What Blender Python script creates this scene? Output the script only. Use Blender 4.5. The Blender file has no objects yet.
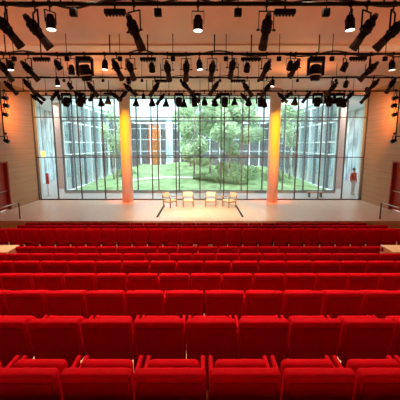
import bpy, bmesh, math, random
from mathutils import Vector, Matrix, Quaternion

C = bpy.context.scene.collection
SC = bpy.context.scene
rnd = random.Random(7)
PI = math.pi

# ------------------------------------------------------------------ camera, sky, lights, exposure
CAMZ, PITCH, F = 3.2, math.atan(55 / 330), 330.0
cam = bpy.data.cameras.new('camera')
cam.sensor_width = 36.0
cam.lens = 36.0 * F / 400.0
cam.clip_end = 300
camo = bpy.data.objects.new('camera', cam)
camo.location = (0, 0, CAMZ)
camo.rotation_euler = (PI / 2 - PITCH, 0, 0)
C.objects.link(camo)
SC.camera = camo

w = bpy.data.worlds.new('sky')
SC.world = w
w.use_nodes = True
w.node_tree.nodes['Background'].inputs[0].default_value = (0.80, 0.92, 1.0, 1)
w.node_tree.nodes['Background'].inputs[1].default_value = 7.0

SC.view_settings.view_transform = 'Standard'
SC.view_settings.look = 'None'
SC.view_settings.exposure = 0.0
SC.view_settings.gamma = 1.0
SC.view_settings.use_curve_mapping = False


def light(kind, name, loc, power, col, size=0.3, target=None, spot=60, blend=0.6, size_y=None, spread=None):
    d = bpy.data.lights.new(name, kind)
    d.energy = power
    d.color = col
    if kind == 'AREA':
        d.shape = 'DISK' if size_y is None else 'RECTANGLE'
        d.size = size
        if size_y is not None:
            d.size_y = size_y
        if spread is not None:
            d.spread = math.radians(spread)
    elif kind == 'SPOT':
        d.spot_size = math.radians(spot)
        d.spot_blend = blend
        d.shadow_soft_size = size
    else:
        d.shadow_soft_size = size
    o = bpy.data.objects.new(name, d)
    o.location = loc
    t = Vector(target) if target is not None else Vector(loc) + Vector((0, 0, -1))
    o.rotation_euler = (t - Vector(loc)).to_track_quat('-Z', 'Y').to_euler()
    C.objects.link(o)
    return o


WARM = (1.0, 0.80, 0.58)
# house downlights recessed in the ceiling over the seats
for hx in (-6, -2, 2, 6):
    light('SPOT', 'house_downlight', (hx, 6.3, 6.0), 820, WARM, 0.12, (hx, 3.0, 1.3), 95, 0.9)
# the lit par cans shine straight down
for hx, hy in ((-3.05, 6.42), (0, 6.42), (3.05, 6.42), (-5.6, 9.72), (-2.8, 9.72), (0, 9.72), (5.6, 9.72)):
    light('SPOT', 'par_beam', (hx, hy - 0.05, 4.95), 300 if hy < 7 else 480, WARM, 0.08, (hx, hy - 1.3, 0), 105, 0.8)
# stage wash from the pipes
for hx, tx in ((-4.2, -1.5), (0, 0), (4.2, 1.5)):
    light('SPOT', 'stage_wash', (hx, 9.9, 5.25), 2500, (1.0, 0.68, 0.42), 0.12, (tx, 16.4, 0), 40, 1.0)
# centre special straight down on the chairs
light('SPOT', 'chair_special', (0.0, 15.2, 5.1), 620, (1.0, 0.80, 0.58), 0.1, (0, 16.0, 0), 78, 1.0)
light('SPOT', 'floor_special', (-0.6, 13.2, 5.1), 420, (1.0, 0.88, 0.74), 0.05, (-0.55, 15.3, 0), 22, 0.8)
# amber specials on the columns and side walls, plus added ceiling uplights
for s in (-1, 1):
    light('SPOT', 'column_ceiling_amber', (s * 4.14, 14.4, 5.3), 1800, (1.0, 0.37, 0.0), 0.06, (s * 4.14, 18.7, 3.5), 44, 0.8)
    light('SPOT', 'column_ceiling_amber', (s * 4.0, 14.4, 5.3), 3800, (1.0, 0.16, 0.03), 0.06, (s * 4.14, 18.6, 0.7), 26, 1.0)
    light('SPOT', 'column_ceiling_amber', (s * 4.1, 14.0, 4.9), 130, (1.0, 0.30, 0.06), 0.06, (s * 4.1, 13.6, 6.2), 130, 1.0)  # added upward lamp without a fixture, makes the amber glow on the ceiling
    light('SPOT', 'wall_special', (s * 8.3, 15.9, 5.0), 520, (1.0, 0.34, 0.06), 0.08, (s * 9.5, 17.5, 4.5), 95, 1.0)
    light('SPOT', 'added_ceiling_fill', (s * 8.9, 9.5, 4.6), 420, (1.0, 0.36, 0.17), 0.1, (s * 4.0, 10.5, 6.2), 110, 1.0)  # added uplight from the side to brighten the ceiling, no fixture there
# added fill lights under the ceilings around the courtyard, no lamps known there
for hx in (-11.2, 11.2):
    for hy in (24, 31, 38):
        light('AREA', 'added_hall_fill', (hx, hy, 6.0), 150, (1, 0.95, 0.88), 1.6)
for hx in (-6, 0, 6):
    light('AREA', 'added_hall_fill', (hx, 46.2, 6.0), 70, (1, 0.9, 0.8), 1.2)
    light('AREA', 'added_hall_fill', (hx, 20.7, 6.0), 60, (1, 0.93, 0.85), 0.6)


# ------------------------------------------------------------------ helpers
def mat(name, col, rough=0.6, metal=0.0, emit=None, es=0.0, noise=None, spec=0.5, sheen=0.0, bump=0.0):
    m = bpy.data.materials.new(name)
    m.use_nodes = True
    nt = m.node_tree
    b = nt.nodes['Principled BSDF']
    b.inputs['Base Color'].default_value = (*col, 1)
    b.inputs['Roughness'].default_value = rough
    b.inputs['Metallic'].default_value = metal
    b.inputs['Specular IOR Level'].default_value = spec
    if sheen:
        b.inputs['Sheen Weight'].default_value = sheen
        b.inputs['Sheen Tint'].default_value = (1.0, 0.1, 0.1, 1)
        b.inputs['Sheen Roughness'].default_value = 0.4
    if emit:
        b.inputs['Emission Color'].default_value = (*emit, 1)
        b.inputs['Emission Strength'].default_value = es
    if noise:
        scale, amt, stretch = noise
        tc = nt.nodes.new('ShaderNodeTexCoord')
        mp = nt.nodes.new('ShaderNodeMapping')
        mp.inputs['Scale'].default_value = stretch
        n = nt.nodes.new('ShaderNodeTexNoise')
        n.inputs['Scale'].default_value = scale
        n.inputs['Detail'].default_value = 4
        cr = nt.nodes.new('ShaderNodeMapRange')
        cr.inputs['From Min'].default_value = 0.3
        cr.inputs['From Max'].default_value = 0.7
        cr.inputs['To Min'].default_value = 1 - amt
        cr.inputs['To Max'].default_value = 1 + amt
        mx = nt.nodes.new('ShaderNodeVectorMath')
        mx.operation = 'SCALE'
        mx.inputs[0].default_value = col
        nt.links.new(tc.outputs['Object'], mp.inputs['Vector'])
        nt.links.new(mp.outputs['Vector'], n.inputs['Vector'])
        nt.links.new(n.outputs['Fac'], cr.inputs['Value'])
        nt.links.new(cr.outputs['Result'], mx.inputs['Scale'])
        nt.links.new(mx.outputs['Vector'], b.inputs['Base Color'])
        if bump:
            bp = nt.nodes.new('ShaderNodeBump')
            bp.inputs['Strength'].default_value = bump
            nt.links.new(n.outputs['Fac'], bp.inputs['Height'])
            nt.links.new(bp.outputs['Normal'], b.inputs['Normal'])
    return m


def glass_mat(name, tint, refl=0.06, haze=0.0, hazecol=(0.9, 1, 0.97)):
    m = bpy.data.materials.new(name)
    m.use_nodes = True
    nt = m.node_tree
    nt.nodes.clear()
    out = nt.nodes.new('ShaderNodeOutputMaterial')
    tr = nt.nodes.new('ShaderNodeBsdfTransparent')
    tr.inputs[0].default_value = (*tint, 1)
    gl = nt.nodes.new('ShaderNodeBsdfGlossy')
    gl.inputs['Roughness'].default_value = 0.02
    mx = nt.nodes.new('ShaderNodeMixShader')
    mx.inputs[0].default_value = refl
    nt.links.new(tr.outputs[0], mx.inputs[1])
    nt.links.new(gl.outputs[0], mx.inputs[2])
    last = mx
    if haze:
        df = nt.nodes.new('ShaderNodeBsdfTranslucent')
        df.inputs[0].default_value = (*hazecol, 1)
        m2 = nt.nodes.new('ShaderNodeMixShader')
        m2.inputs[0].default_value = haze
        nt.links.new(mx.outputs[0], m2.inputs[1])
        nt.links.new(df.outputs[0], m2.inputs[2])
        last = m2
    nt.links.new(last.outputs[0], out.inputs[0])
    return m


def plank_mat(name, col, pitch, axis, gap=0.02, rough=0.5, amt=0.12, dark=0.55, stretch=(0.3, 8, 8)):
    """boards: thin darker joints every `pitch` metres along an object axis, plus grain"""
    m = mat(name, col, rough, noise=(2.0, amt, stretch))
    nt = m.node_tree
    b = nt.nodes['Principled BSDF']
    src = b.inputs['Base Color'].links[0].from_socket
    tc = nt.nodes.new('ShaderNodeTexCoord')
    sp = nt.nodes.new('ShaderNodeSeparateXYZ')
    dv = nt.nodes.new('ShaderNodeMath'); dv.operation = 'DIVIDE'; dv.inputs[1].default_value = pitch
    fr = nt.nodes.new('ShaderNodeMath'); fr.operation = 'FRACT'
    lt = nt.nodes.new('ShaderNodeMath'); lt.operation = 'LESS_THAN'; lt.inputs[1].default_value = gap / pitch
    mr = nt.nodes.new('ShaderNodeMapRange')
    mr.inputs['To Min'].default_value = 1.0
    mr.inputs['To Max'].default_value = dark
    sc = nt.nodes.new('ShaderNodeVectorMath'); sc.operation = 'SCALE'
    L = nt.links.new
    L(tc.outputs['Object'], sp.inputs[0]); L(sp.outputs[axis], dv.inputs[0]); L(dv.outputs[0], fr.inputs[0])
    L(fr.outputs[0], lt.inputs[0]); L(lt.outputs[0], mr.inputs['Value'])
    L(src, sc.inputs[0]); L(mr.outputs['Result'], sc.inputs['Scale']); L(sc.outputs['Vector'], b.inputs['Base Color'])
    return m


M = dict(
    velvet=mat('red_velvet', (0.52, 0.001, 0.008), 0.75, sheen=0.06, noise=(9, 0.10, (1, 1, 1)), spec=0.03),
    velvet_shaded=mat('red_velvet_shaded', (0.34, 0.0005, 0.003), 0.8, noise=(9, 0.10, (1, 1, 1)), spec=0.03),  # same upholstery in darker red, shade on the seat rears put into the colour
    dark=mat('black_metal', (0.005, 0.004, 0.004), 0.55, spec=0.12),
    dark2=mat('charcoal_metal', (0.035, 0.028, 0.025), 0.5, spec=0.2),
    steel=mat('scuffed_metal', (0.10, 0.085, 0.075), 0.4, 0.6),
    lens_off=mat('unlit_lens', (0.10, 0.09, 0.09), 0.12),
    lens_on=mat('lit_lens', (1, 1, 1), 0.3, emit=(1.0, 0.93, 0.8), es=3.0),
    pale_ring=mat('pale_ring', (0.75, 0.72, 0.68), 0.35),
    ceiling=mat('ceiling_plaster', (0.78, 0.56, 0.455), 0.45, noise=(0.9, 0.10, (1, 0.35, 1))),
    ceiling_band=mat('pale_ceiling_band', (0.90, 0.88, 0.80), 0.5),
    wallwood=plank_mat('wall_boards', (0.47, 0.23, 0.108), 0.30, 'Z', 0.02, 0.45, 0.10, 0.72, (1, 0.25, 5)),
    stage=plank_mat('stage_boards', (0.72, 0.53, 0.39), 0.12, 'X', 0.006, 0.35, 0.08, 0.85, (8, 0.3, 1)),
    tier=plank_mat('tier_boards', (0.72, 0.46, 0.26), 0.14, 'Y', 0.006, 0.4, 0.1, 0.8, (0.3, 8, 1)),
    desk=mat('light_beech', (0.86, 0.58, 0.33), 0.35, noise=(2, 0.10, (0.4, 8, 1))),
    door=mat('red_door_paint', (0.34, 0.025, 0.012), 0.45, noise=(3, 0.15, (4, 4, 0.5))),
    brass=mat('brushed_metal', (0.55, 0.42, 0.32), 0.35, 0.7),
    column=mat('column_plaster', (0.86, 0.82, 0.78), 0.6),
    mullion=mat('dark_mullion', (0.10, 0.08, 0.08), 0.4),
    jamb=mat('pale_jamb', (0.66, 0.70, 0.68), 0.45),
    glass=glass_mat('window_glass', (0.93, 0.97, 0.96), 0.05, 0.008),
    glass2=glass_mat('facade_glass', (0.80, 0.90, 0.92), 0.07),
    white_metal=mat('white_mullion', (0.72, 0.78, 0.80), 0.4),
    grey_metal=mat('grey_mullion', (0.20, 0.24, 0.27), 0.4),
    upper=plank_mat('upper_glass_wall', (0.60, 0.74, 0.80), 1.39, 'X', 0.08, 0.15, 0.10, 0.5, (1, 1, 0.3)),
    upper_side=plank_mat('upper_glass_wall_side', (0.60, 0.74, 0.80), 1.39, 'Y', 0.08, 0.15, 0.10, 0.5, (1, 1, 0.3)),
    street=plank_mat('street_side_glass', (0.52, 0.62, 0.68), 0.95, 'Y', 0.10, 0.2, 0.55, 0.35, (1, 0.6, 0.35)),
    corridor=mat('corridor_floor', (0.44, 0.41, 0.40), 0.4, noise=(1.5, 0.05, (1, 1, 1))),
    plaster=mat('white_plaster', (0.80, 0.80, 0.79), 0.7),
    hallgrey=mat('grey_brown_plaster', (0.24, 0.21, 0.22), 0.6),
    orange=mat('orange_panel', (0.90, 0.25, 0.05), 0.5, noise=(1, 0.2, (1, 1, 0.4))),
    bluecol=mat('pale_blue_paint', (0.62, 0.74, 0.82), 0.5),
    grass=mat('grass', (0.25, 0.38, 0.18), 0.9, noise=(1.3, 0.45, (1, 1, 1)), bump=0.6, spec=0.1),
    path=mat('pale_gravel', (0.75, 0.73, 0.68), 0.8, noise=(6, 0.1, (1, 1, 1))),
    leaf=mat('birch_leaf', (0.44, 0.58, 0.35), 0.6, noise=(0.8, 0.4, (1, 1, 1)), spec=0.2),
    leaf2=mat('fern_leaf', (0.30, 0.45, 0.22), 0.6, noise=(2, 0.4, (1, 1, 1)), spec=0.2),
    bark=mat('birch_bark', (0.36, 0.34, 0.30), 0.8, noise=(6, 0.4, (1, 1, 0.4))),
    pinkpaint=mat('pink_beige_paint', (0.66, 0.47, 0.43), 0.6),
    cushion=mat('cream_cushion', (0.86, 0.74, 0.56), 0.8),
    oak=mat('oak_frame', (0.36, 0.17, 0.07), 0.4),
    tabletop=mat('glass_top', (0.62, 0.52, 0.44), 0.1),
    skin=mat('skin', (0.55, 0.33, 0.24), 0.6),
    hair=mat('dark_hair', (0.03, 0.02, 0.02), 0.6),
    redcloth=mat('red_jacket', (0.55, 0.05, 0.03), 0.8),
    palecloth=mat('pale_trousers', (0.62, 0.60, 0.60), 0.8),
    lamp=mat('orange_lamp', (1, 0.5, 0.1), 0.5, emit=(1.0, 0.5, 0.12), es=2.2),
    bench=mat('reddish_bench', (0.50, 0.22, 0.15), 0.5),
    cable=mat('black_cable', (0.012, 0.010, 0.010), 0.5),
)


class MB:
    def __init__(s):
        s.v, s.f, s.sm = [], [], []

    def box(s, c, d, rot=None):
        n = len(s.v)
        for k in range(8):
            p = Vector(((k & 1) - .5, ((k >> 1) & 1) - .5, ((k >> 2) & 1) - .5))
            p = Vector((p.x * d[0], p.y * d[1], p.z * d[2]))
            if rot is not None:
                p = rot @ p
            s.v.append(tuple(p + Vector(c)))
        for q in ((0, 2, 3, 1), (4, 5, 7, 6), (0, 1, 5, 4), (2, 6, 7, 3), (0, 4, 6, 2), (1, 3, 7, 5)):
            s.f.append(tuple(n + i for i in q)); s.sm.append(False)
        return s

    def rbox(s, c, d, r, seg=3, taper=1.0, rot=None):
        bm = bmesh.new()
        bmesh.ops.create_cube(bm, size=1)
        for v in bm.verts:
            t = taper if v.co.z > 0 else 1.0
            v.co = Vector((v.co.x * d[0] * t, v.co.y * d[1], v.co.z * d[2]))
        bmesh.ops.bevel(bm, geom=bm.edges[:], offset=r, segments=seg, profile=0.5, affect='EDGES')
        n = len(s.v)
        bm.verts.index_update()
        for v in bm.verts:
            p = v.co.copy()
            if rot is not None:
                p = rot @ p
            s.v.append(tuple(p + Vector(c)))
        for f in bm.faces:
            s.f.append(tuple(n + v.index for v in f.verts)); s.sm.append(True)
        bm.free()
        return s

    def lathe(s, p0, p1, prof, n=14, cap=True):
        """profile of (distance along p0->p1 in metres, radius)"""
        p0, p1 = Vector(p0), Vector(p1)
        ax = (p1 - p0).normalized()
        a = ax.orthogonal().normalized(); b = ax.cross(a)
        base = len(s.v)
        for (t, r) in prof:
            for k in range(n):
                th = 2 * PI * k / n
                s.v.append(tuple(p0 + ax * t + (a * math.cos(th) + b * math.sin(th)) * r))
        for i in range(len(prof) - 1):
            for k in range(n):
                k2 = (k + 1) % n
                s.f.append((base + i * n + k, base + i * n + k2, base + (i + 1) * n + k2, base + (i + 1) * n + k)); s.sm.append(True)
        if cap:
            s.f.append(tuple(base + k for k in reversed(range(n)))); s.sm.append(False)
            s.f.append(tuple(base + (len(prof) - 1) * n + k for k in range(n))); s.sm.append(False)
        return s

    def tube(s, p0, p1, r, n=8, r1=None):
        L = (Vector(p1) - Vector(p0)).length
        return s.lathe(p0, p1, [(0, r), (L, r if r1 is None else r1)], n)

    def path(s, pts, r, n=6):
        for a, b in zip(pts[:-1], pts[1:]):
            s.tube(a, b, r, n)
        return s

    def mesh(s, name):
        me = bpy.data.meshes.new(name)
        me.from_pydata(s.v, [], s.f)
        me.polygons.foreach_set('use_smooth', s.sm)
        me.update()
        return me

    def build(s, name, material, parent=None, loc=(0, 0, 0), kind=None):
        me = s.mesh(name)
        me.materials.append(material)
        o = bpy.data.objects.new(name, me)
        o.location = loc
        C.objects.link(o)
        if parent is not None:
            o.parent = parent
        if kind:
            o['kind'] = kind
        return o


def tag(o, label, cat, group=None, kind=None):
    o['label'] = label
    o['category'] = cat
    if group:
        o['group'] = group
    if kind:
        o['kind'] = kind
    return o


def empty(name, loc, rz=0.0):
    o = bpy.data.objects.new(name, None)
    o.empty_display_size = 0.1
    o.location = loc
    o.rotation_euler = (0, 0, rz)
    C.objects.link(o)
    return o


def copy_tree(o, parent=None):
    c = o.copy()
    C.objects.link(c)
    if parent is not None:
        c.parent = parent
    for ch in list(KIDS.get(o.name, [])):
        copy_tree(ch, c)
    return c


KIDS = {}


def register(o):
    """remember the children of a prototype so that copies are quick"""
    KIDS[o.name] = list(o.children)
    for ch in o.children:
        register(ch)


ONES = ['', 'first', 'second', 'third', 'fourth', 'fifth', 'sixth', 'seventh', 'eighth', 'ninth', 'tenth', 'eleventh',
        'twelfth', 'thirteenth', 'fourteenth', 'fifteenth', 'sixteenth', 'seventeenth', 'eighteenth', 'nineteenth']


def nth(k):
    if k < 20:
        return ONES[k]
    if k == 20:
        return 'twentieth'
    if k < 30:
        return 'twenty-' + ONES[k - 20]
    return 'thirtieth'


def place_of(i, n):
    """i from 0, counted from the left of the photograph"""
    if i == 0:
        return 'leftmost'
    if i == n - 1:
        return 'rightmost'
    if n % 2 and i == n // 2 and n > 2:
        return 'middle one'
    return nth(i + 1) + ' from left' if i < n / 2 else nth(n - i) + ' from right'


CS, SN = math.cos(PITCH), math.sin(PITCH)


def at(px, py, hz):
    v = (py - 200) / F
    drop = hz * (SN + v * CS) / (CS - v * SN)
    D = hz * CS + drop * SN
    return Vector(((px - 200) / F * D, hz, CAMZ - drop))


# ------------------------------------------------------------------ the room
HW = 9.5          # half width of the hall
GY = 19.25        # stage window
OY = 22.15        # outer glass of the corridor
CZ = 6.2          # ceiling

st = MB().box((0, (13.74 + GY - 0.05) / 2, -0.05), (2 * HW, GY - 0.05 - 13.74, 0.1))
st.build('floor_stage', M['stage'], kind='structure')
MB().box((0, 13.79, -0.48), (2 * HW, 0.06, 0.76)).build('trim_stage_front', M['tier'], kind='structure')

# rows: (distance, top of the backs, x pixel of one gap, its depth, first x limit)
ROWS = [
    ('nearest row', 2.15, 1.585, 208, 2.376, None),
    ('second row from the camera', 3.134, 1.425, 185, 3.38, None),
    ('third row from the camera', 4.19, 1.245, 204.5, 4.455, None),
    ('fourth row from the camera', 5.35, 1.028, 190, 5.64, None),
    ('fifth row from the camera', 6.24, 0.93, 204, 6.50, None),
    ('sixth row from the camera', 7.34, 0.715, 192.6, 7.62, None),
    ('row between the two wooden desks', 8.45, 0.53, 198, 8.78, 4.95),
    ('row facing the cross aisle', 11.04, 0.36, 195, 11.35, 7.7),
    ('second row from the stage', 12.15, 0.20, 202.5, 12.45, 7.1),
    ('front row at the stage', 13.2, 0.04, 196, 13.55, 7.1),
]
SEAT_H, PITCH_X = 0.86, 0.54
fl = MB()
edges = []
for i, r in enumerate(ROWS):
    edges.append((r[1] - 0.14, r[2] - SEAT_H))
edges[7] = (9.25, ROWS[7][2] - SEAT_H)
for i, (y0, z) in enumerate(edges):
    y1 = edges[i + 1][0] if i + 1 < len(edges) else 13.82
    fl.box((0, (y0 + y1) / 2, z - 0.6), (2 * HW, y1 - y0, 1.2))
fl.box((0, 1.5, 0.5), (2 * HW, 1.02, 0.96 * 2 - 0.06))
fl.box((0, -1.0, 0.56), (2 * HW, 4.0, 1.2 * 2 - 0.1))
fl.build('floor', M['tier'], kind='structure')

for s, nm in ((-1, 'left'), (1, 'right')):
    w_ = MB()
    # board wall with a door opening near the stage front
    d0, d1, dz = 14.35, 16.4, 2.42
    X = s * (HW + 0.15)
    w_.box((X, (-3 + d0) / 2, 2.4), (0.3, d0 + 3, 7.6))
    w_.box((X, (d1 + GY + 0.25) / 2, 2.4), (0.3, GY + 0.25 - d1, 7.6))
    w_.box((X, (d0 + d1) / 2, (dz + 6.2) / 2), (0.3, d1 - d0, 6.2 - dz))
    w_.box((X, (d0 + d1) / 2, -0.75), (0.3, d1 - d0, 1.5))
    w_.build('wall_' + nm, M['wallwood'], kind='structure')
    # door leaf set back in the opening
    dr = empty('door_1' if s < 0 else 'door_2', (s * (HW + 0.2), (d0 + d1) / 2, 0))
    dr['kind'] = 'structure'
    MB().box((0, 0, dz / 2), (0.06, d1 - d0 - 0.12, dz - 0.06)).build('door_leaf', M['door'], dr)
    f_ = MB()
    f_.box((-s * 0.04, (d1 - d0) / 2 - 0.04, dz / 2), (0.3, 0.08, dz))
    f_.box((-s * 0.04, -(d1 - d0) / 2 + 0.04, dz / 2), (0.3, 0.08, dz))
    f_.box((-s * 0.04, 0, dz - 0.04), (0.3, d1 - d0, 0.08))
    f_.build('door_frame', M['door'], dr)
    MB().tube((-s * 0.10, -0.9, 0.95), (-s * 0.10, 0.9, 0.95), 0.025).build('push_bar', M['brass'], dr)

MB().box((0, -3.1, 2.4), (2 * HW + 0.6, 0.2, 7.6)).build('wall_rear', M['wallwood'], kind='structure')
MB().box((0, (-3.2 + GY + 0.25) / 2, CZ + 0.1), (2 * HW + 0.6, GY + 0.25 + 3.2, 0.2)).build('ceiling', M['ceiling'], kind='structure')
MB().box((0, 10.85, CZ - 0.02), (2 * HW, 0.55, 0.06)).build('trim_1', M['ceiling_band'], kind='structure')
for k, yy in enumerate((3.5, 15.1)):
    MB().box((0, yy, CZ - 0.008), (2 * HW, 0.05, 0.02)).build('trim_%d' % (k + 2), M['ceiling_band'], kind='structure')
MB().box((0, GY + 0.05, CZ - 0.11), (2 * HW, 0.3, 0.24)).build('trim_window_head', M['ceiling_band'], kind='structure')

# columns in front of the glass
for s in (-1, 1):
    MB().lathe((s * 4.14, 18.72, -0.02), (s * 4.14, 18.72, 6.2), [(0, 0.31), (6.22, 0.31)], 40).build('column', M['column'], kind='structure')

# ---- stage window: three bays, each with its own frame, mullions and panes
GZ = 5.98
TR = (2.5, 4.75)
GRID = 1.39


def glazing(name, y, xs, z0, z1, transoms, tm, mw, md, gm, edge=None):
    root = empty(name, (0, y, 0))
    root['kind'] = 'structure'
    for x in xs:
        MB().box((x, 0, (z0 + z1) / 2), (mw, md, z1 - z0)).build('mullion', tm, root)
    for z in transoms:
        MB().box(((xs[0] + xs[-1]) / 2, 0, z), (xs[-1] - xs[0], md * 0.9, mw * 0.9)).build('transom', tm, root)
    for z in (z0 + 0.03, z1 - 0.03):
        MB().box(((xs[0] + xs[-1]) / 2, 0, z), (xs[-1] - xs[0], md * 0.9, 0.07)).build('rail', tm, root)
    zz = [z0] + list(transoms) + [z1]
    for a, b in zip(xs[:-1], xs[1:]):
        for c, d in zip(zz[:-1], zz[1:]):
            p = MB()
            p.v = [(a, 0, c), (b, 0, c), (b, 0, d), (a, 0, d)]
            p.f = [(0, 1, 2, 3)]; p.sm = [False]
            p.build('pane', gm, root)
    return root


bays = ([-9.5, -6 * GRID, -5 * GRID, -4 * GRID, -3 * GRID - 0.03],
        [-3 * GRID + 0.03, -2 * GRID, -GRID, 0, GRID, 2 * GRID, 3 * GRID - 0.03],
        [3 * GRID + 0.03, 4 * GRID, 5 * GRID, 6 * GRID, 9.5])
for i, xs in enumerate(bays):
    glazing('window_%d' % (i + 1), GY, xs, 0.0, GZ, TR, M['mullion'], 0.05, 0.10, M['glass'])
for s in (-1, 1):
    MB().box((s * 9.52, GY + 0.22, 3.0), (0.26, 0.2, 6.0)).build('trim_jamb_' + ('left' if s < 0 else 'right'), M['jamb'], kind='structure')

# ------------------------------------------------------------------ corridor, courtyard and the building round it
MB().box((0, (GY + OY) / 2, -0.05), (27, OY - GY, 0.1)).build('floor_corridor', M['corridor'], kind='structure')
MB().box((0, (GY + OY) / 2 + 0.2, 6.32), (27, OY - GY, 0.24)).build('ceiling_corridor', M['plaster'], kind='structure')
for s, nm in ((-1, 'left'), (1, 'right')):
    MB().box((s * (HW + 1.95), GY + 0.12, 3.1), (3.9, 0.1, 6.2)).build('wall_corridor_' + nm, M['plaster'], kind='structure')
MB().box((0, OY, 0.06), (2 * 9.1, 0.2, 0.12)).build('trim_corridor_kerb', M['corridor'], kind='structure')
outer = [k * GRID for k in range(-6, 7)]
outer = [-9.1] + outer + [9.1]
glazing('window_4', OY, outer, 0.12, 6.2, TR, M['grey_metal'], 0.08, 0.12, M['glass'])
YB = 44.0
for s, nm in ((-1, 'left'), (1, 'right')):
    # long glass side of the courtyard
    root = empty('window_5' if s < 0 else 'window_6', (s * 9.1, 0, 0))
    root['kind'] = 'structure'
    ys = [OY + 0.1 + k * (YB - OY) / 16 for k in range(17)]
    for k, y in enumerate(ys):
        MB().box((0, y, 3.1), (0.20, 0.10 if k % 2 else 0.16, 6.2)).build('mullion', M['grey_metal'] if k % 2 else M['white_metal'], root)
    for z in (0.08, 2.55, 3.4, 4.75, 6.1):
        MB().box((0, (ys[0] + ys[-1]) / 2, z), (0.12, ys[-1] - ys[0], 0.09)).build('transom', M['white_metal'], root)
    for a, b in zip(ys[:-1], ys[1:]):
        p = MB()
        p.v = [(0, a, 0), (0, b, 0), (0, b, 6.2), (0, a, 6.2)]
        p.f = [(0, 1, 2, 3)]; p.sm = [False]
        p.build('pane', M['glass2'], root)
    MB().box((s * 9.25, (OY + YB) / 2, 9.3), (0.3, YB - OY, 5.8)).build('wall_courtyard_' + nm, M['upper_side'], kind='structure')
    MB().box((s * 11.3, (OY + 48) / 2, -0.05), (4.4, 48 - OY, 0.1)).build('floor_hall_' + nm, M['corridor'], kind='structure')
    MB().box((s * 11.4, (OY + 48) / 2, 6.32), (4.2, 48 - OY, 0.24)).build('ceiling_hall_' + nm, M['plaster'], kind='structure')
    MB().box((s * 13.55, (GY + 48) / 2, 3.1), (0.1, 48 - GY, 6.2)).build('wall_hall_' + nm, M['street'], kind='structure')
    MB().box((s * 10.35, 24.6, 3.1), (0.5, 0.5, 6.2)).build('trim_pillar_' + nm, M['pinkpaint'], kind='structure')
    for k in range(6):
        MB().box((s * 13.3, 23.5 + k * 4.1, 3.1), (0.4, 0.5, 6.2)).build('trim_pilaster_%s_%d' % (nm, k + 1), M['bluecol'], kind='structure')

root = glazing('window_7', YB, [-9.1 + k * 1.3 for k in range(15)], 0.0, 6.4, (2.4, 3.9, 5.3), M['white_metal'], 0.09, 0.14, M['glass2'])
MB().box((0, YB, 6.75), (18.4, 0.7, 0.45)).build('trim_slab', M['white_metal'], kind='structure')
MB().box((0, YB + 0.2, 9.6), (18.4, 0.3, 5.2)).build('wall_courtyard_back', M['upper'], kind='structure')
MB().box((0, 48.05, 3.1), (27, 0.1, 6.2)).build('wall_hall_back', M['hallgrey'], kind='structure')
MB().box((0, (YB + 48) / 2, -0.05), (18.2, 48 - YB, 0.1)).build('floor_hall_back', M['corridor'], kind='structure')
MB().box((0, (YB + 48) / 2 + 0.2, 6.45), (18.2, 48 - YB - 0.5, 0.2)).build('ceiling_hall_back', M['plaster'], kind='structure')
MB().lathe((-3.95, 43.2, -0.1), (-3.95, 43.2, 6.5), [(0, 0.45), (6.6, 0.45)], 24).build('column', M['bluecol'], kind='structure')
dr = empty('door_3', (-6.45, 47.85, 0)); dr['kind'] = 'structure'
MB().box((0, 0, 3.0), (1.7, 0.12, 6.0)).build('door_leaf', M['orange'], dr)
MB().box((0, 0.02, 3.05), (1.95, 0.08, 6.1)).build('door_frame', M['redcloth'], dr)

# lawn: a mound rising to the back and the left
def ground(x, y):
    t = max(0.0, min(1.0, (y - 23.0) / 12.0))
    z = 0.10 + 0.55 * t * t * (3 - 2 * t)
    z += 0.75 * math.exp(-((x + 2.0) / 4.5) ** 2 - ((y - 33) / 5.0) ** 2)
    z += 0.14 * math.sin(x * 1.1 + 0.4) * math.sin(y * 0.7) * t
    e = max(0.0, min(1.0, (9.0 - abs(x)) / 1.5))
    return 0.06 + (z - 0.06) * (0.35 + 0.65 * e)


g = MB()
NX, NY = 60, 70
for j in range(NY + 1):
    for i in range(NX + 1):
        x = -9.0 + 18.0 * i / NX
        y = OY + 0.12 + (YB - 1.4 - OY - 0.12) * j / NY
        g.v.append((x, y, ground(x, y) + rnd.uniform(-0.02, 0.02)))
for j in range(NY):
    for i in range(NX):
        a = j * (NX + 1) + i
        g.f.append((a, a + 1, a + NX + 2, a + NX + 1)); g.sm.append(True)
go = g.build('grass', M['grass'])
tag(go, 'green grass mound in the courtyard behind the stage window', 'grass', kind='stuff')
# gravel path winding over the lawn
p = MB()
N = 40
for k in range(N + 1):
    t = k / N
    x = -6.5 + 9.0 * t
    y = 26.6 + 1.0 * math.sin(t * 3.0)
    for d in (-0.28, 0.28):
        p.v.append((x, y + d, ground(x, y + d) + 0.045))
for k in range(N):
    a = 2 * k
    p.f.append((a, a + 2, a + 3, a + 1)); p.sm.append(True)
po = p.build('path', M['path'])
po['kind'] = 'structure'
sm = po.modifiers.new('thick', 'SOLIDIFY'); sm.thickness = 0.05


# ---- trees and ferns
def leaf_cloud(mb, blobs, n, size, r):
    for _ in range(n):
        c, rad = r.choice(blobs)
        while True:
            q = Vector((r.uniform(-1, 1), r.uniform(-1, 1), r.uniform(-1, 1)))
            if 0.25 < q.length < 1:
                break
        p_ = Vector(c) + Vector((q.x * rad[0], q.y * rad[1], q.z * rad[2]))
        a = Vector((r.uniform(-1, 1), r.uniform(-1, 1), r.uniform(-1, 1))).normalized()
        b = a.orthogonal().normalized()
        s_ = size * r.uniform(0.6, 1.3)
        k = len(mb.v)
        mb.v += [tuple(p_ - a * s_), tuple(p_ + b * s_ * 0.55), tuple(p_ + a * s_), tuple(p_ - b * s_ * 0.55)]
        mb.f.append((k, k + 1, k + 2, k + 3)); mb.sm.append(False)


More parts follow.
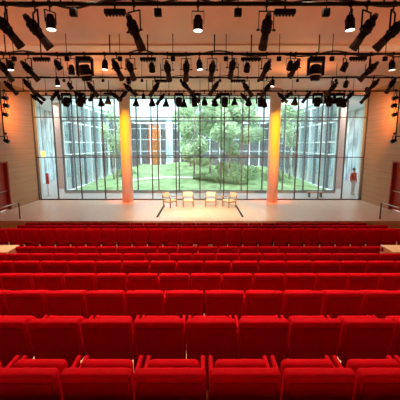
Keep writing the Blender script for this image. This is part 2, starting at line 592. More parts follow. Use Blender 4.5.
def birch(x, y, h, spread, low, n, label, seed, lean=0.0):
    r = random.Random(seed)
    z0 = ground(x, y) - 0.05
    t = empty('birch_tree', (x, y, z0))
    tag(t, label, 'tree', 'birches on the courtyard lawn')
    tr = MB()
    top = Vector((lean, 0, h))
    pts = [Vector((0, 0, 0)).lerp(top, k / 6) + Vector((r.uniform(-.06, .06), r.uniform(-.06, .06), 0)) * (k > 0) for k in range(7)]
    for k in range(6):
        tr.tube(pts[k], pts[k + 1], 0.09 * (1 - k / 7.5), 8, 0.09 * (1 - (k + 1) / 7.5))
    tips = []
    for k in range(11):
        f = r.uniform(low / h, 0.95)
        b = Vector((0, 0, 0)).lerp(top, f)
        an = r.uniform(0, 2 * PI)
        ln = spread * r.uniform(0.5, 1.0) * (1.15 - 0.5 * f)
        e = b + Vector((math.cos(an) * ln, math.sin(an) * ln, r.uniform(0.1, 0.8)))
        tr.tube(b, e, 0.03, 5, 0.012)
        tips.append(e)
    tr.build('trunk', M['bark'], t)
    blobs = [(e, (spread * 0.42, spread * 0.42, 0.75)) for e in tips] + [(top, (spread * .4, spread * .4, 0.8))]
    fo = MB()
    leaf_cloud(fo, blobs, int(n * 2.2), 0.10, r)
    fo.build('foliage', M['leaf'], t)
    return t


birch(-0.9, 31.5, 7.2, 1.5, 2.6, 2600, 'slim birch left of centre beside the far pale column', 1, -0.2)
birch(0.9, 29.0, 7.0, 1.7, 2.0, 3000, 'birch straight behind the middle of the stage window', 2, 0.2)
birch(2.4, 27.0, 6.4, 1.6, 1.5, 3200, 'leafy birch behind the right half of the centre bay', 3, 0.1)
birch(3.6, 30.5, 7.5, 1.8, 1.8, 3200, 'tall birch beside the right amber column', 4, 0.1)
birch(1.9, 34.0, 8.0, 1.9, 2.2, 2800, 'tallest birch deep in the courtyard', 5, -0.1)
birch(-0.5, 27.2, 6.6, 1.3, 1.4, 1800, 'birch left of the middle, nearest the gravel path', 12, 0.1)
birch(-0.3, 37.5, 8.2, 2.0, 1.6, 3000, 'farthest birch, between the pale column and the tallest birch', 11, 0.1)
birch(7.6, 28.0, 6.0, 1.3, 2.0, 1300, 'thin birch seen through the right bay', 6, 0.0)
birch(-7.3, 28.0, 5.5, 1.1, 2.0, 700, 'small birch seen through the left bay', 8, 0.0)

for i, (x, y, r_, h, lb) in enumerate((
        (0.2, 33.2, 1.2, 0.9, 'dark green shrub on the lawn left of the birches'),
        (1.6, 26.4, 1.0, 0.9, 'fern clump at the foot of the birches'),
        (3.0, 25.6, 1.0, 1.0, 'fern clump nearest the glass by the right column'),
        (4.1, 28.4, 1.2, 1.2, 'broad fern clump left of the right column'),
        (2.6, 29.6, 1.3, 1.3, 'tall dark shrub under the leafy birches'),
        (0.4, 27.2, 0.9, 0.5, 'low fern patch beside the gravel path'),
        (6.2, 27.6, 1.1, 0.9, 'fern clump in the right bay lawn'),
        (-6.6, 29.5, 0.9, 0.6, 'low shrub in the left bay lawn'))):
    r = random.Random(40 + i)
    t = empty('fern_clump', (x, y, ground(x, y) - 0.03))
    tag(t, lb, 'shrub', 'shrubs on the courtyard lawn')
    sm_ = MB()
    for k in range(9):
        an = r.uniform(0, 2 * PI)
        sm_.tube((0, 0, 0), (math.cos(an) * r_ * .7, math.sin(an) * r_ * .7, h * r.uniform(.4, .9)), 0.014, 5, 0.006)
    sm_.build('stem', M['leaf2'], t)
    fo = MB()
    leaf_cloud(fo, [((0, 0, h * 0.5), (r_, r_ * 0.8, h * 0.5))], 900, 0.09, r)
    fo.build('foliage', M['leaf2'], t)

# ---- things in the corridor
bn = empty('bench', (7.15, 20.3, 0))
tag(bn, 'low reddish bench in the corridor behind the right window bay', 'bench')
MB().rbox((0, 0, 0.30), (0.98, 0.36, 0.06), 0.015, 2).build('seat', M['bench'], bn)
for s in (-1, 1):
    MB().box((s * 0.36, 0, 0.135), (0.06, 0.3, 0.27)).build('leg', M['steel'], bn)

sg = empty('sign_stand', (-9.75, 21.0, 0))
tag(sg, 'narrow red panel on a pale post behind the left window edge', 'sign')
MB().rbox((0, 0, 1.08), (0.2, 0.05, 0.68), 0.015, 2).build('panel', M['redcloth'], sg)
MB().tube((0, 0, 0.02), (0, 0, 0.76), 0.04, 10).build('post', M['palecloth'], sg)
MB().lathe((0, 0, 0), (0, 0, 0.03), [(0, 0.17), (0.03, 0.16)], 20).build('base', M['palecloth'], sg)

lp = empty('wall_lamp', (-10.35, 22.0, 2.62))
tag(lp, 'glowing orange lamp in the corridor behind the left window edge', 'lamp')
MB().lathe((0, 0, -0.2), (0, 0, 0.2), [(0, 0.05), (0.06, 0.14), (0.34, 0.14), (0.4, 0.05)], 20).build('lamp_shade', M['lamp'], lp)
MB().tube((0, 0, 0.2), (0, 0, 3.58), 0.012, 6).build('cord', M['dark'], lp)


def person(x, y, rz, label):
    t = empty('person', (x, y, 0), rz)
    tag(t, label, 'person')

    def skin(name, verts, edges, rads, material, parent, sub=2, root=0):
        me = bpy.data.meshes.new(name)
        me.from_pydata(verts, edges, [])
        me.materials.append(material)
        o = bpy.data.objects.new(name, me)
        C.objects.link(o)
        o.parent = parent
        mo = o.modifiers.new('skin', 'SKIN')
        mo.use_smooth_shade = True
        if not me.skin_vertices:
            me.attributes
        for k, (a, b) in enumerate(rads):
            me.skin_vertices[0].data[k].radius = (a, b)
        me.skin_vertices[0].data[root].use_root = True
        ss = o.modifiers.new('sub', 'SUBSURF'); ss.levels = sub; ss.render_levels = sub
        return o

    V = [(0, 0, .93), (0, 0, 1.12), (0, 0.01, 1.36), (0, 0, 1.48), (0, -.01, 1.56), (0, -.02, 1.66), (0, -.01, 1.72),
         (-.10, 0, .86), (-.10, -.01, .48), (-.10, .02, .08), (-.11, -.14, .04),
         (.10, 0, .86), (.11, .01, .48), (.11, .04, .08), (.12, -.12, .04),
         (-.19, .01, 1.38), (-.25, .03, 1.12), (-.24, -.05, .88), (-.24, -.08, .79),
         (.19, .01, 1.38), (.25, .03, 1.12), (.24, -.05, .88), (.24, -.08, .79)]
    E = [(0, 1), (1, 2), (2, 3), (3, 4), (4, 5), (5, 6), (0, 7), (7, 8), (8, 9), (9, 10), (0, 11), (11, 12), (12, 13), (13, 14),
         (2, 15), (15, 16), (16, 17), (17, 18), (2, 19), (19, 20), (20, 21), (21, 22)]
    R = [(.15, .11), (.13, .10), (.15, .10), (.055, .055), (.06, .07), (.085, .10), (.05, .06),
         (.09, .09), (.06, .06), (.045, .045), (.04, .03), (.09, .09), (.06, .06), (.045, .045), (.04, .03),
         (.06, .06), (.045, .045), (.033, .033), (.03, .04), (.06, .06), (.045, .045), (.033, .033), (.03, .04)]
    skin('body', V, E, R, M['skin'], t)
    jv = [(0, 0, .88), (0, 0, 1.12), (0, 0.01, 1.38), (0, 0, 1.45), (-.19, .01, 1.39), (-.25, .03, 1.12), (-.245, -.04, .90),
          (.19, .01, 1.39), (.25, .03, 1.12), (.245, -.04, .90)]
    je = [(0, 1), (1, 2), (2, 3), (2, 4), (4, 5), (5, 6), (2, 7), (7, 8), (8, 9)]
    jr = [(.175, .135), (.16, .13), (.175, .125), (.09, .09), (.08, .08), (.062, .062), (.05, .05), (.08, .08), (.062, .062), (.05, .05)]
    skin('jacket', jv, je, jr, M['redcloth'], t)
    tv = [(0, 0, .92), (-.10, 0, .82), (-.10, -.01, .48), (-.10, .02, .12), (.10, 0, .82), (.11, .01, .48), (.11, .04, .12)]
    te = [(0, 1), (1, 2), (2, 3), (0, 4), (4, 5), (5, 6)]
    tr_ = [(.165, .125), (.105, .105), (.078, .078), (.065, .065), (.105, .105), (.078, .078), (.065, .065)]
    skin('trousers', tv, te, tr_, M['palecloth'], t)
    h = MB()
    h.lathe((0, 0.012, 1.61), (0, 0.012, 1.77), [(0, .098), (.05, .108), (.10, .10), (.14, .07), (.16, .02)], 16)
    h.build('hair', M['hair'], t)
    return t


person(9.85, 21.1, 0.5, 'person in a red jacket and pale trousers standing behind the right window edge')


# ------------------------------------------------------------------ stage furniture
def make_armchair():
    t = empty('armchair', (0, 0, 0))
    tilt = Matrix.Rotation(math.radians(-12), 3, 'X')
    MB().rbox((0, -0.02, 0.40), (0.54, 0.54, 0.09), 0.03).build('seat_cushion', M['cushion'], t)
    MB().rbox((0, 0.27, 0.72), (0.54, 0.09, 0.27), 0.03, rot=tilt).build('backrest', M['cushion'], t)
    for s in (-1, 1):
        MB().box((s * 0.30, -0.26, 0.29), (0.04, 0.05, 0.58)).build('leg', M['oak'], t)
        MB().box((s * 0.30, 0.26, 0.36), (0.04, 0.05, 0.72), Matrix.Rotation(math.radians(-8), 3, 'X')).build('leg', M['oak'], t)
        MB().rbox((s * 0.30, -0.02, 0.60), (0.07, 0.62, 0.035), 0.012, 2).build('armrest', M['oak'], t)
    f_ = MB()
    f_.box((0, -0.26, 0.33), (0.60, 0.035, 0.06)); f_.box((0, 0.25, 0.33), (0.60, 0.035, 0.06))
    f_.box((-0.29, 0, 0.33), (0.03, 0.52, 0.05)); f_.box((0.29, 0, 0.33), (0.03, 0.52, 0.05))
    f_.build('seat_rail', M['oak'], t)
    return t


proto = make_armchair()
register(proto)
spots = [(170.5, 208.0, 17.25, 1.0, 'leftmost cream armchair on stage, turned in towards the others'),
         (188.5, 207.8, 17.35, 0.10, 'cream armchair facing the seats, just left of centre stage'),
         (210.5, 207.8, 17.35, -0.06, 'cream armchair facing the seats, just right of centre stage'),
         (228.8, 208.0, 17.25, -1.0, 'rightmost cream armchair on stage, turned in towards the others')]
chairs_x = []
for i, (px, py, hz, rz, lb) in enumerate(spots):
    o = proto if i == 0 else copy_tree(proto)
    P = at(px, py, hz)
    o.location = (P.x, hz - 0.25, 0)
    o.rotation_euler = (0, 0, rz)
    o.scale = (0.88, 0.88, 0.88)
    tag(o, lb, 'armchair', 'cream armchairs on the stage')

for i, (px, lb) in enumerate(((179.9, 'small low side table between the two left stage armchairs'),
                              (219.6, 'small low side table between the two right stage armchairs'))):
    P = at(px, 206, 17.75)
    t = empty('side_table', (P.x, 17.75, 0))
    tag(t, lb, 'table', 'side tables on the stage')
    MB().rbox((0, 0, 0.44), (0.42, 0.42, 0.03), 0.01, 2).build('table_top', M['tabletop'], t)
    for sx in (-1, 1):
        for sy in (-1, 1):
            MB().box((sx * 0.18, sy * 0.18, 0.215), (0.025, 0.025, 0.43)).build('leg', M['brass'], t)

for s, nm in ((-1, 'left'), (1, 'right')):
    m = MB()
    m.rbox((0, 0, 0.022), (0.085, 2.9, 0.044), 0.018, 2)
    o = m.build('cable_cover', M['dark'], loc=(s * 1.92, 15.95, 0))
    tag(o, 'dark cable cover strip on the stage floor running to the %s armchair' % ('leftmost' if s < 0 else 'rightmost'), 'cable cover',
        'cable cover strips on the stage')
    # rail beside the stage steps
    t = empty('handrail', (s * 7.95, 14.25, 0))
    tag(t, 'thin metal handrail at the %s end of the stage front' % nm, 'handrail', 'handrails beside the stage')
    MB().tube((0, 0, 0), (0, 0, 0.74), 0.028, 10).build('post', M['dark2'], t)
    MB().tube((0, 0, 0.72), (0, -2.0, 0.72), 0.022, 10).build('rail', M['brass'], t)
    MB().tube((0, -2.0, -0.86), (0, -2.0, 0.72), 0.025, 10).build('post', M['dark2'], t)
    MB().lathe((0, 0, 0), (0, 0, 0.015), [(0, 0.06), (0.015, 0.055)], 16).build('base_plate', M['dark2'], t)

# ------------------------------------------------------------------ wooden desks at the ends of the aisle row
for s, nm in ((-1, 'left'), (1, 'right')):
    fz = edges[6][1]
    t = empty('desk', (s * 6.0, 8.52, fz))
    tag(t, 'pale wooden desk at the %s end of the row before the cross aisle' % nm, 'desk', 'wooden desks beside the aisle row')
    MB().rbox((0, 0, 0.77), (1.98, 0.62, 0.05), 0.012, 2).build('desk_top', M['desk'], t)
    MB().box((s * -0.9, 0, 0.373), (0.05, 0.5, 0.745)).build('side_panel', M['desk'], t)
    MB().box((s * 0.9, 0, 0.373), (0.05, 0.5, 0.745)).build('side_panel', M['desk'], t)
    MB().box((0, 0.22, 0.42), (1.75, 0.03, 0.62)).build('modesty_panel', M['desk'], t)


# ------------------------------------------------------------------ theatre seats
def make_seat():
    t = empty('theatre_seat', (0, 0, 0))
    lean = Matrix.Rotation(math.radians(10), 3, 'X')
    b = MB()
    b.rbox((0, 0.045, 0.615), (0.518, 0.10, 0.50), 0.034, 4, rot=lean)
    b.build('backrest', M['velvet'], t)
    k = MB()
    k.rbox((0, 0.0, 0.592), (0.464, 0.03, 0.42), 0.012, 2, rot=lean)
    k.build('back_panel', M['velvet_shaded'], t)
    k = MB()
    k.rbox((0, 0.285, 0.545), (0.42, 0.11, 0.42), 0.045, 3, rot=Matrix.Rotation(math.radians(6), 3, 'X'))
    k.build('seat_cushion', M['velvet'], t)
    for s in (-1, 1):
        MB().rbox((s * 0.236, 0.345, 0.640), (0.036, 0.27, 0.055), 0.016, 3).build('armrest', M['velvet'], t)
        MB().box((s * 0.244, 0.30, 0.315), (0.026, 0.28, 0.63)).build('side_panel', M['velvet_shaded'], t)
    MB().box((0, 0.10, 0.21), (0.40, 0.04, 0.42)).build('base', M['velvet_shaded'], t)
    return t


sproto = make_seat()
register(sproto)
first = True
for (rn, hz, top, gpx, D, lim) in ROWS:
    gx = (gpx - 200) / F * D
    xs = []
    for k in range(-16, 17):
        x = gx + (k + 0.5) * PITCH_X
        half = 0.25
        if lim is not None and abs(x) > lim:
            continue
        px = 200 + x * F / D
        if px + half * F / D < 0 or px - half * F / D > 400:
            continue
        xs.append(x)
    n = len(xs)
    if lim is None:       # the rows run on past the frame
        for k in (1, 2):
            for x, side in ((xs[0] - k * PITCH_X, 'left'), (xs[n - 1] + k * PITCH_X, 'right')):
                o = copy_tree(sproto)
                o.location = (x, hz, top - SEAT_H)
                tag(o, 'red theatre seat in the %s, %s past the photo\'s %s edge' % (rn, nth(k), side), 'seat', 'red seats in the ' + rn)
    for i, x in enumerate(xs):
        o = sproto if first else copy_tree(sproto)
        first = False
        o.location = (x, hz, top - SEAT_H)
        tag(o, 'red velvet theatre seat in the %s, %s' % (rn, place_of(i, n)), 'seat', 'red seats in the ' + rn)

# ------------------------------------------------------------------ lighting pipes and everything that hangs from them
PZ = 5.7
PIPES = {1: 6.42, 2: 9.72, 3: 13.0, 4: 16.15}
PN = {1: 'nearest lighting pipe', 2: 'second lighting pipe', 3: 'third lighting pipe', 4: 'farthest lighting pipe'}


def head_es():
    b = MB()
    # reflector housing, then the shutter barrel
    b.lathe((0, 0, -0.33), (0, 0, 0.4), [(0, .035), (.02, .062), (.10, .066), (.12, .085), (.15, .110), (.20, .114), (.21, .104), (.23, .104), (.24, .114),
                                         (.29, .114), (.30, .104), (.32, .104), (.33, .112), (.37, .106), (.40, .082), (.50, .080)], 16)
    return b


def head_par():
    return MB().lathe((0, 0, -0.20), (0, 0, 0.2), [(0, .05), (.015, .075), (.07, .085), (.10, .098), (.13, .108), (.30, .110), (.36, .116), (.37, .116)], 16)


def make_es(lit=False):
    t = empty('spotlight', (0, 0, 0))
    add_clamp(t)
    add_yoke(t, 0.135)
    b = head_es().build('body', M['dark'], t)
    MB().lathe((0, 0, 0.17), (0, 0, 0.42), [(0, .086), (.14, .088), (.15, .096), (.25, .098)], 16, False).build('lens_tube', M['dark2'], b)
    MB().lathe((0, 0, 0.34), (0, 0, 0.36), [(0, .082), (.015, .078), (.02, .03)], 16).build('lens', M['lens_on'] if lit else M['lens_off'], b)
    MB().lathe((0, 0, -0.36), (0, 0, -0.25), [(0, .03), (.01, .048), (.09, .052)], 12).build('lamp_cap', M['steel'], b)
    for s in (-1, 1):
        MB().lathe((s * 0.115, 0, 0.0), (s * 0.20, 0, 0.0), [(0, .012), (.03, .012), (.032, .024), (.085, .024)], 10).build('tilt_knob', M['dark2'], b)
    return t


def make_par(lit=False, flare=False):
    t = empty('flood_light' if flare else 'par_can', (0, 0, 0))
    add_clamp(t)
    add_yoke(t, 0.135)
    if flare:
        b = MB().lathe((0, 0, -0.17), (0, 0, 0.2), [(0, .04), (.02, .065), (.12, .072), (.17, .10), (.24, .125), (.34, .165), (.36, .165)], 18).build('body', M['dark'], t)
        MB().lathe((0, 0, 0.195), (0, 0, 0.2), [(0, .155), (.005, .15)], 18).build('lens', M['lens_off'], b)
    else:
        b = head_par().build('body', M['dark'], t)
        MB().lathe((0, 0, 0.172), (0, 0, 0.19), [(0, .105), (.008, .10), (.014, .05)], 16).build('lens', M['lens_on'] if lit else M['lens_off'], b)
        c = MB()
        for k in range(8):
            a = 2 * PI * k / 8
            c.box((math.cos(a) * .104, math.sin(a) * .104, -0.02), (.012, .012, .16))
        c.build('cooling_rib', M['dark2'], b)
    return t


def add_clamp(t):
    m = MB()
    m.box((0, 0, 0.0), (0.05, 0.085, 0.085))
    m.tube((0, 0, -0.04), (0, 0, -0.13), 0.014, 8)
    m.tube((0.0, 0.045, 0), (0.0, 0.08, 0), 0.012, 8)
    m.build('clamp', M['dark'], t)


def add_yoke(t, w_):
    m = MB()
    m.box((0, 0, -0.125), (2 * w_, 0.03, 0.012))
    for s in (-1, 1):
        m.box((s * w_, 0, -0.25), (0.010, 0.03, 0.26))
    m.build('yoke', M['dark'], t)


def make_moving(ring=True):
    t = empty('moving_head_light' if ring else 'wash_light', (0, 0, 0))
    add_clamp(t)
    MB().rbox((0, 0, -0.15), (0.42, 0.30, 0.12), 0.02, 2).build('base', M['dark'], t)
    for s in (-1, 1):
        MB().rbox((s * 0.205, 0, -0.38), (0.055, 0.16, 0.40), 0.02, 2).build('yoke_arm', M['dark'], t)
    b = MB().lathe((0, 0, -0.17), (0, 0, 0.28), [(0, .10), (.03, .145), (.20, .16), (.32, .15), (.42, .125), (.43, .12)], 20).build('body', M['dark'], t)
    MB().lathe((0, 0, 0.255), (0, 0, 0.275), [(0, .118), (.012, .11), (.018, .06)], 20).build('lens', M['lens_off'], b)
    MB().lathe((0, 0, 0.10), (0, 0, 0.16), [(0, .153), (.005, .162), (.022, .162), (.027, .150)], 20, False).build('trim_ring', M['pale_ring'] if ring else M['dark2'], b)
    return t


PROTO = {'es': make_es(), 'es_on': make_es(True), 'par': make_par(), 'par_on': make_par(True), 'flood': make_par(False, True), 'mover': make_moving(), 'wash': make_moving(False)}
for k in PROTO.values():
    register(k)
LEN = {'es': 0.64, 'es_on': 0.64, 'par': 0.36, 'par_on': 0.36, 'flood': 0.36, 'mover': 0.44, 'wash': 0.44}
PIV = {'es': 0.04, 'es_on': 0.04, 'par': -0.01, 'par_on': -0.01, 'flood': 0.015, 'mover': 0.05, 'wash': 0.05}

# pipe, kind, tail pixel, tip pixel
FIX = [
    (1, 'es', (-3, 14), (17, 44)), (1, 'es', (27, 16), (46, 45)), (1, 'par_on', (50, 15), (51.5, 30)), (1, 'es', (129, 16), (140, 46)),
    (1, 'par_on', (198, 16), (198, 31)), (1, 'es', (267, 16), (265, 44)), (1, 'par_on', (350, 15), (350, 31)),
    (1, 'es', (373, 16), (358, 45)), (1, 'es', (402, 20), (381, 46)),
    (2, 'es', (1, 60), (8, 79)), (2, 'par_on', (10, 61), (11, 70)), (2, 'es', (24, 62), (34, 78)), (2, 'par', (56, 60), (60, 70)),
    (2, 'par', (71, 63), (72, 77)), (2, 'mover', (84, 62), (86, 78)), (2, 'par_on', (105, 60), (105, 70)), (2, 'es', (114, 60), (120, 77)),
    (2, 'es', (129, 61), (132, 77)), (2, 'par', (152, 62), (152, 73)), (2, 'es', (167, 62), (168.5, 78)), (2, 'es', (187, 61), (185.5, 78)),
    (2, 'par_on', (199, 60), (200, 70)), (2, 'es', (213, 62), (211, 78)), (2, 'es', (233, 60), (231, 75)), (2, 'par', (247, 63), (247, 72)),
    (2, 'es', (269, 61), (263, 77)), (2, 'par', (290, 61), (290, 70)), (2, 'es', (297, 61), (293, 74)), (2, 'mover', (316, 62), (315, 80)),
    (2, 'par', (347, 61), (342, 73)), (2, 'es', (377, 62), (362, 79)), (2, 'par_on', (392, 61), (392, 70)),
    (3, 'es', (3, 80), (17, 94)), (3, 'es', (25, 79), (32, 92)), (3, 'par_on', (57, 79), (58, 86)), (3, 'par', (68, 82), (72, 90)),
    (3, 'es', (88, 82), (96, 95)), (3, 'es', (122, 82), (137, 96)), (3, 'par', (129, 77), (128, 83)), (3, 'es', (160, 82), (150, 95)), (3, 'es', (180, 80), (192, 93)),
    (3, 'es', (219, 81), (210, 94)), (3, 'es', (242, 82), (252, 95)), (3, 'par_on', (273, 80), (272, 86)), (3, 'es', (270, 83), (263, 95)),
    (3, 'par', (346, 80), (346, 88)), (3, 'es', (337, 82), (327, 95)), (3, 'es', (378, 79), (368, 92)), (3, 'es', (397, 76), (386, 93)),
    (4, 'es', (31, 90), (46, 101)), (4, 'es', (31, 94), (41, 103)), (4, 'par', (58, 93), (60, 102)), (4, 'wash', (67, 92), (66, 102)),
    (4, 'wash', (81, 93), (80, 104)), (4, 'par', (92, 94), (91, 103)), (4, 'flood', (101, 98), (101, 105)), (4, 'flood', (108, 96), (108, 104)),
    (4, 'es', (110, 92), (121, 100)), (4, 'flood', (136, 98), (136, 106)), (4, 'par', (143, 92), (144, 101)), (4, 'flood', (152, 98), (152, 105)),
    (4, 'es', (165, 93), (157, 104)), (4, 'flood', (166, 98), (166, 107)), (4, 'wash', (179, 92), (179, 102)), (4, 'flood', (184, 99), (184, 107)), (4, 'wash', (194, 92), (195, 103)),
    (4, 'flood', (204.5, 97), (204.5, 104)), (4, 'flood', (215, 98), (215, 105)), (4, 'es', (222, 92), (213, 102)), (4, 'wash', (225, 92), (225, 101)),
    (4, 'flood', (234.5, 97), (234.5, 105)), (4, 'es', (240, 93), (249, 102)), (4, 'flood', (249, 98), (249, 104)),
    (4, 'wash', (261, 92), (261, 102)), (4, 'flood', (264.5, 99), (264.5, 106)), (4, 'es', (291, 92), (283, 101)), (4, 'flood', (295, 97), (295, 104)),
    (4, 'es', (312, 90), (302, 103)), (4, 'wash', (318, 92), (317, 104)), (4, 'wash', (330, 90), (329, 103)), (4, 'wash', (339, 91), (340, 103)), (4, 'flood', (344, 99), (344, 106)),
    (4, 'es', (372, 90), (360, 104)), (4, 'es', (60, 90), (51, 99)), (4, 'es', (98, 91), (89, 100)), (4, 'es', (188, 91), (199, 101)),
    (4, 'es', (277, 92), (287, 102)), (4, 'es', (323, 91), (333, 101)), (4, 'es', (353, 91), (346, 102)), (4, 'es', (128, 91), (118, 100)), (4, 'es', (73, 91), (86, 100)), (4, 'par_on', (367, 88), (366, 92)),
]
KINDS = {'es': ('black profile spotlight', 'spotlight'), 'es_on': ('lit profile spotlight', 'spotlight'), 'par': ('unlit black par can', 'stage light'),
         'par_on': ('par can with a glowing white lens', 'stage light'), 'flood': ('bell shaped flood light', 'stage light'),
         'wash': ('boxy black wash light', 'stage light'),
         'mover': ('bulky moving head light', 'stage light')}
used = set()


def hang(kind, pipe_pt, tail, tip):
    """hang a lamp from a point; tail and tip give the two ends of its head"""
    L = LEN[kind]
    V = tip - tail
    if V.length < L:
        V.y += (-0.02 if kind == 'par_on' else 1.0) * math.sqrt(L * L - V.length_squared)
    d = V.normalized()
    mid = (tail + tip) / 2
    off = PIV[kind]
    pr = PROTO[kind]
    if kind not in used:
        used.add(kind); o = pr
        kids = pr.children
    else:
        o = copy_tree(pr)
        kids = o.children
    o.location = (mid.x, pipe_pt.y, pipe_pt.z)
    drop = pipe_pt.z - mid.z
    yaw = math.atan2(d.x, -d.y) if abs(d.x) + abs(d.y) > 0.05 else 0.0
    q = d.to_track_quat('Z', 'Y')
    # keep the head's side axis level so that the knobs meet the yoke
    x = Vector((math.cos(yaw), math.sin(yaw), 0))
    y = d.cross(x).normalized()
    x = y.cross(d).normalized()
    R = Matrix((x, y, d)).transposed().to_euler()
    for ch in kids:
        nm = ch.name.split('.')[0]
        if nm == 'body':
            ch.location = (0, 0, -drop) if kind not in ('mover', 'wash') else (0, 0, -max(drop, 0.45))
            ch.rotation_euler = R
            if kind == 'es':
                ch.scale = (0.86, 0.86, 0.84)
            elif kind in ('par', 'par_on'):
                ch.scale = (0.78, 0.78, 0.70)
        elif nm == 'yoke':
            if kind in ('mover', 'wash'):
                ch.rotation_euler = (0, 0, 0)
            else:
                ch.rotation_euler = (0, 0, yaw)
                ch.scale = (1, 1, 1)
                s_ = max(0.3, (drop - 0.10) / 0.27)
                ch.scale.z = s_
                if kind in ('par', 'par_on'):
                    ch.scale.x = 0.8
                ch.location = (0, 0, -0.119 + 0.119 * s_)
    return o


seq = {}
for f in FIX:
    seq.setdefault((f[0], f[1]), []).append(f)
for key in seq:
    seq[key].sort(key=lambda f: f[2][0] + f[3][0])
for (pp, kind, t0, t1) in FIX:
    hz = PIPES[pp]
    a, b = at(t0[0], t0[1], hz), at(t1[0], t1[1], hz)
    o = hang(kind, Vector((0, hz, PZ)), a, b)
    lst = seq[(pp, kind)]
    i = lst.index((pp, kind, t0, t1))
    nm, cat = KINDS[kind]
    pos = place_of(i, len(lst)) if len(lst) > 1 else 'the only one there'
    tag(o, '%s on the %s, %s' % (nm, PN[pp], pos), cat, nm + 's on the ' + PN[pp])
for k, o in PROTO.items():
    if k not in used:
        for b in list(o.children_recursive):
            bpy.data.objects.remove(b)
        bpy.data.objects.remove(o)

# pipes with their hanger rods, and the cable tied along each
for i, hz in PIPES.items():
    t = empty('lighting_pipe', (0, hz, PZ))
    tag(t, '%s under the ceiling, long black bar across the hall' % PN[i].replace('lighting pipe', 'pipe'), 'pipe', 'lighting pipes')
    MB().tube((-9.3, 0, 0), (9.3, 0, 0), 0.036 if i < 3 else 0.028, 12).build('tube', M['dark'], t)
    for k in range(-3, 4):
        MB().tube((k * 2.9 + 0.4, 0, 0.0), (k * 2.9 + 0.4, 0, CZ - PZ), 0.016, 8).build('hanger_rod', M['dark'], t)
    r = random.Random(90 + i)
    pts = []
    x = -9.2
    sag = 0.09 if i < 3 else 0.05
    while x < 9.2:
        stp = r.uniform(0.7, 1.5)
        hgt = r.choice((-1, 1, 1)) * sag * r.uniform(0.3, 1.1)
        for k in range(6):
            u = k / 6
            pts.append((x + stp * u, 0.05, 0.03 + hgt * math.sin(PI * u)))
        x += stp
    c = MB().path(pts, 0.02 if i < 3 else 0.014, 6)
    o = c.build('power_cable', M['cable'], loc=(0, hz, PZ))
    tag(o, 'black power cable looping along the %s' % PN[i], 'cable', 'cables on the lighting pipes')

# outlet boxes: long strips on a stem, and small square boxes on rods
BARS = [(1, 115, 11.8, 21.5), (1, 285, 11.8, 21.0), (2, 41.5, 59, 17), (2, 148, 59, 16), (2, 251, 59, 20), (2, 358, 58.5, 17), (3, 161, 80.7, 13), (3, 238, 80.7, 15),
        (4, 109, 93.5, 10)]
cnt = {}
for b in BARS:
    cnt.setdefault(b[0], []).append(b)
for (pp, px, py, wpx) in BARS:
    hz = PIPES[pp]
    P = at(px, py, hz)
    D = hz * CS + (CAMZ - P.z) * SN
    L = wpx * D / F
    t = empty('outlet_strip', (P.x, hz, P.z))
    i = cnt[pp].index((pp, px, py, wpx))
    n = len(cnt[pp])
    ps = place_of(i, n) if n > 1 else 'the only strip there'
    tag(t, 'long black outlet strip under the %s, %s' % (PN[pp], ps), 'outlet strip', 'outlet strips under the lighting pipes')
    MB().rbox((0, 0, 0), (L, 0.09, 0.085), 0.012, 2).build('housing', M['dark'], t)
    for k in range(6):
        MB().lathe(((k - 2.5) * L / 6.4, 0, -0.04), ((k - 2.5) * L / 6.4, 0, -0.075), [(0, .026), (.035, .022)], 10).build('socket', M['dark2'], t)
    MB().tube((0, 0, 0.03), (0, 0, CZ - P.z), 0.016, 8).build('stem', M['dark'], t)
BOX = []
for px in (73.5, 158, 238, 326):
    BOX.append((1, px, 12.6, 0.13))
for k in range(8):
    BOX.append((2, 14 + 53 * k, 58.8, 0.12))
for px in (64, 103, 142, 181, 220, 258.5, 297.5, 336):
    BOX.append((3, px, 80.6, 0.10))
for px in (46, 77, 169, 200, 231, 292, 353):
    BOX.append((4, px, 94, 0.09))
cnt = {}
for b in BOX:
    cnt.setdefault(b[0], []).append(b)
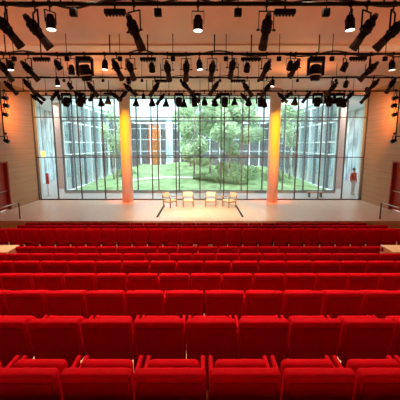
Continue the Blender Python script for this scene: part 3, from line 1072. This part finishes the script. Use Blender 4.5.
for b in BOX:
    pp, px, py, sz = b
    hz = PIPES[pp] - 0.09
    P = at(px, py, hz)
    t = empty('hanging_box', (P.x, hz, P.z))
    tag(t, 'small square black box on a thin rod by the %s, %s' % (PN[pp], place_of(cnt[pp].index(b), len(cnt[pp]))), 'box',
        'small boxes hanging by the ' + PN[pp])
    MB().rbox((0, 0, 0), (sz, sz * 0.7, sz), 0.012, 2).build('housing', M['dark'], t)
    MB().tube((0, 0, sz / 2 - 0.01), (0, 0, CZ - P.z), 0.009, 6).build('rod', M['dark'], t)

# ---- vertical booms with lamps on the side walls
for s, nm in ((-1, 'left'), (1, 'right')):
    bx, by = s * 9.18, 15.75
    t = empty('light_boom', (bx, by, 4.9))
    tag(t, 'vertical black lamp pole on the %s wood wall' % nm, 'pole', 'lamp poles on the side walls')
    MB().tube((0, 0, -1.55), (0, 0, 1.0), 0.03, 10).build('tube', M['dark'], t)
    for z in (-1.3, 0.8):
        MB().tube((0, 0, z), (s * 0.30, 0, z), 0.02, 8).build('bracket', M['dark'], t)
    pxs = (lambda q: q) if s < 0 else (lambda q: 400 - q)
    for j, (ta, tb) in enumerate((((1, 97), (9, 99)), ((2, 104), (10, 107)), ((1, 113), (9, 116)))):
        a, b2 = at(pxs(ta[0]), ta[1], by - 0.30), at(pxs(tb[0]), tb[1], by - 0.30)
        mid = (a + b2) / 2
        o = hang('par', Vector((mid.x, by - 0.30, mid.z + 0.34)), a, b2)
        MB().path([(0, 0, mid.z + 0.34 - 4.9), (mid.x - bx, -0.30, mid.z + 0.34 - 4.9)], 0.018, 8).build('side_arm', M['dark'], t)
        tag(o, 'black par can on the %s wall pole, %s' % (nm, ('top', 'middle', 'lower')[j] + ' of three'), 'stage light', 'par cans on the wall poles')
    a, b2 = at(pxs(1), 139, by - 0.28), at(pxs(12), 143, by - 0.28)
    mid = (a + b2) / 2
    o = hang('par', Vector((mid.x, by - 0.28, mid.z + 0.34)), a, b2)
    MB().path([(0, 0, mid.z + 0.34 - 4.9), (mid.x - bx, -0.28, mid.z + 0.34 - 4.9)], 0.018, 8).build('side_arm', M['dark'], t)
    tag(o, 'black par can at the foot of the %s wall pole' % nm, 'stage light', 'par cans on the wall poles')
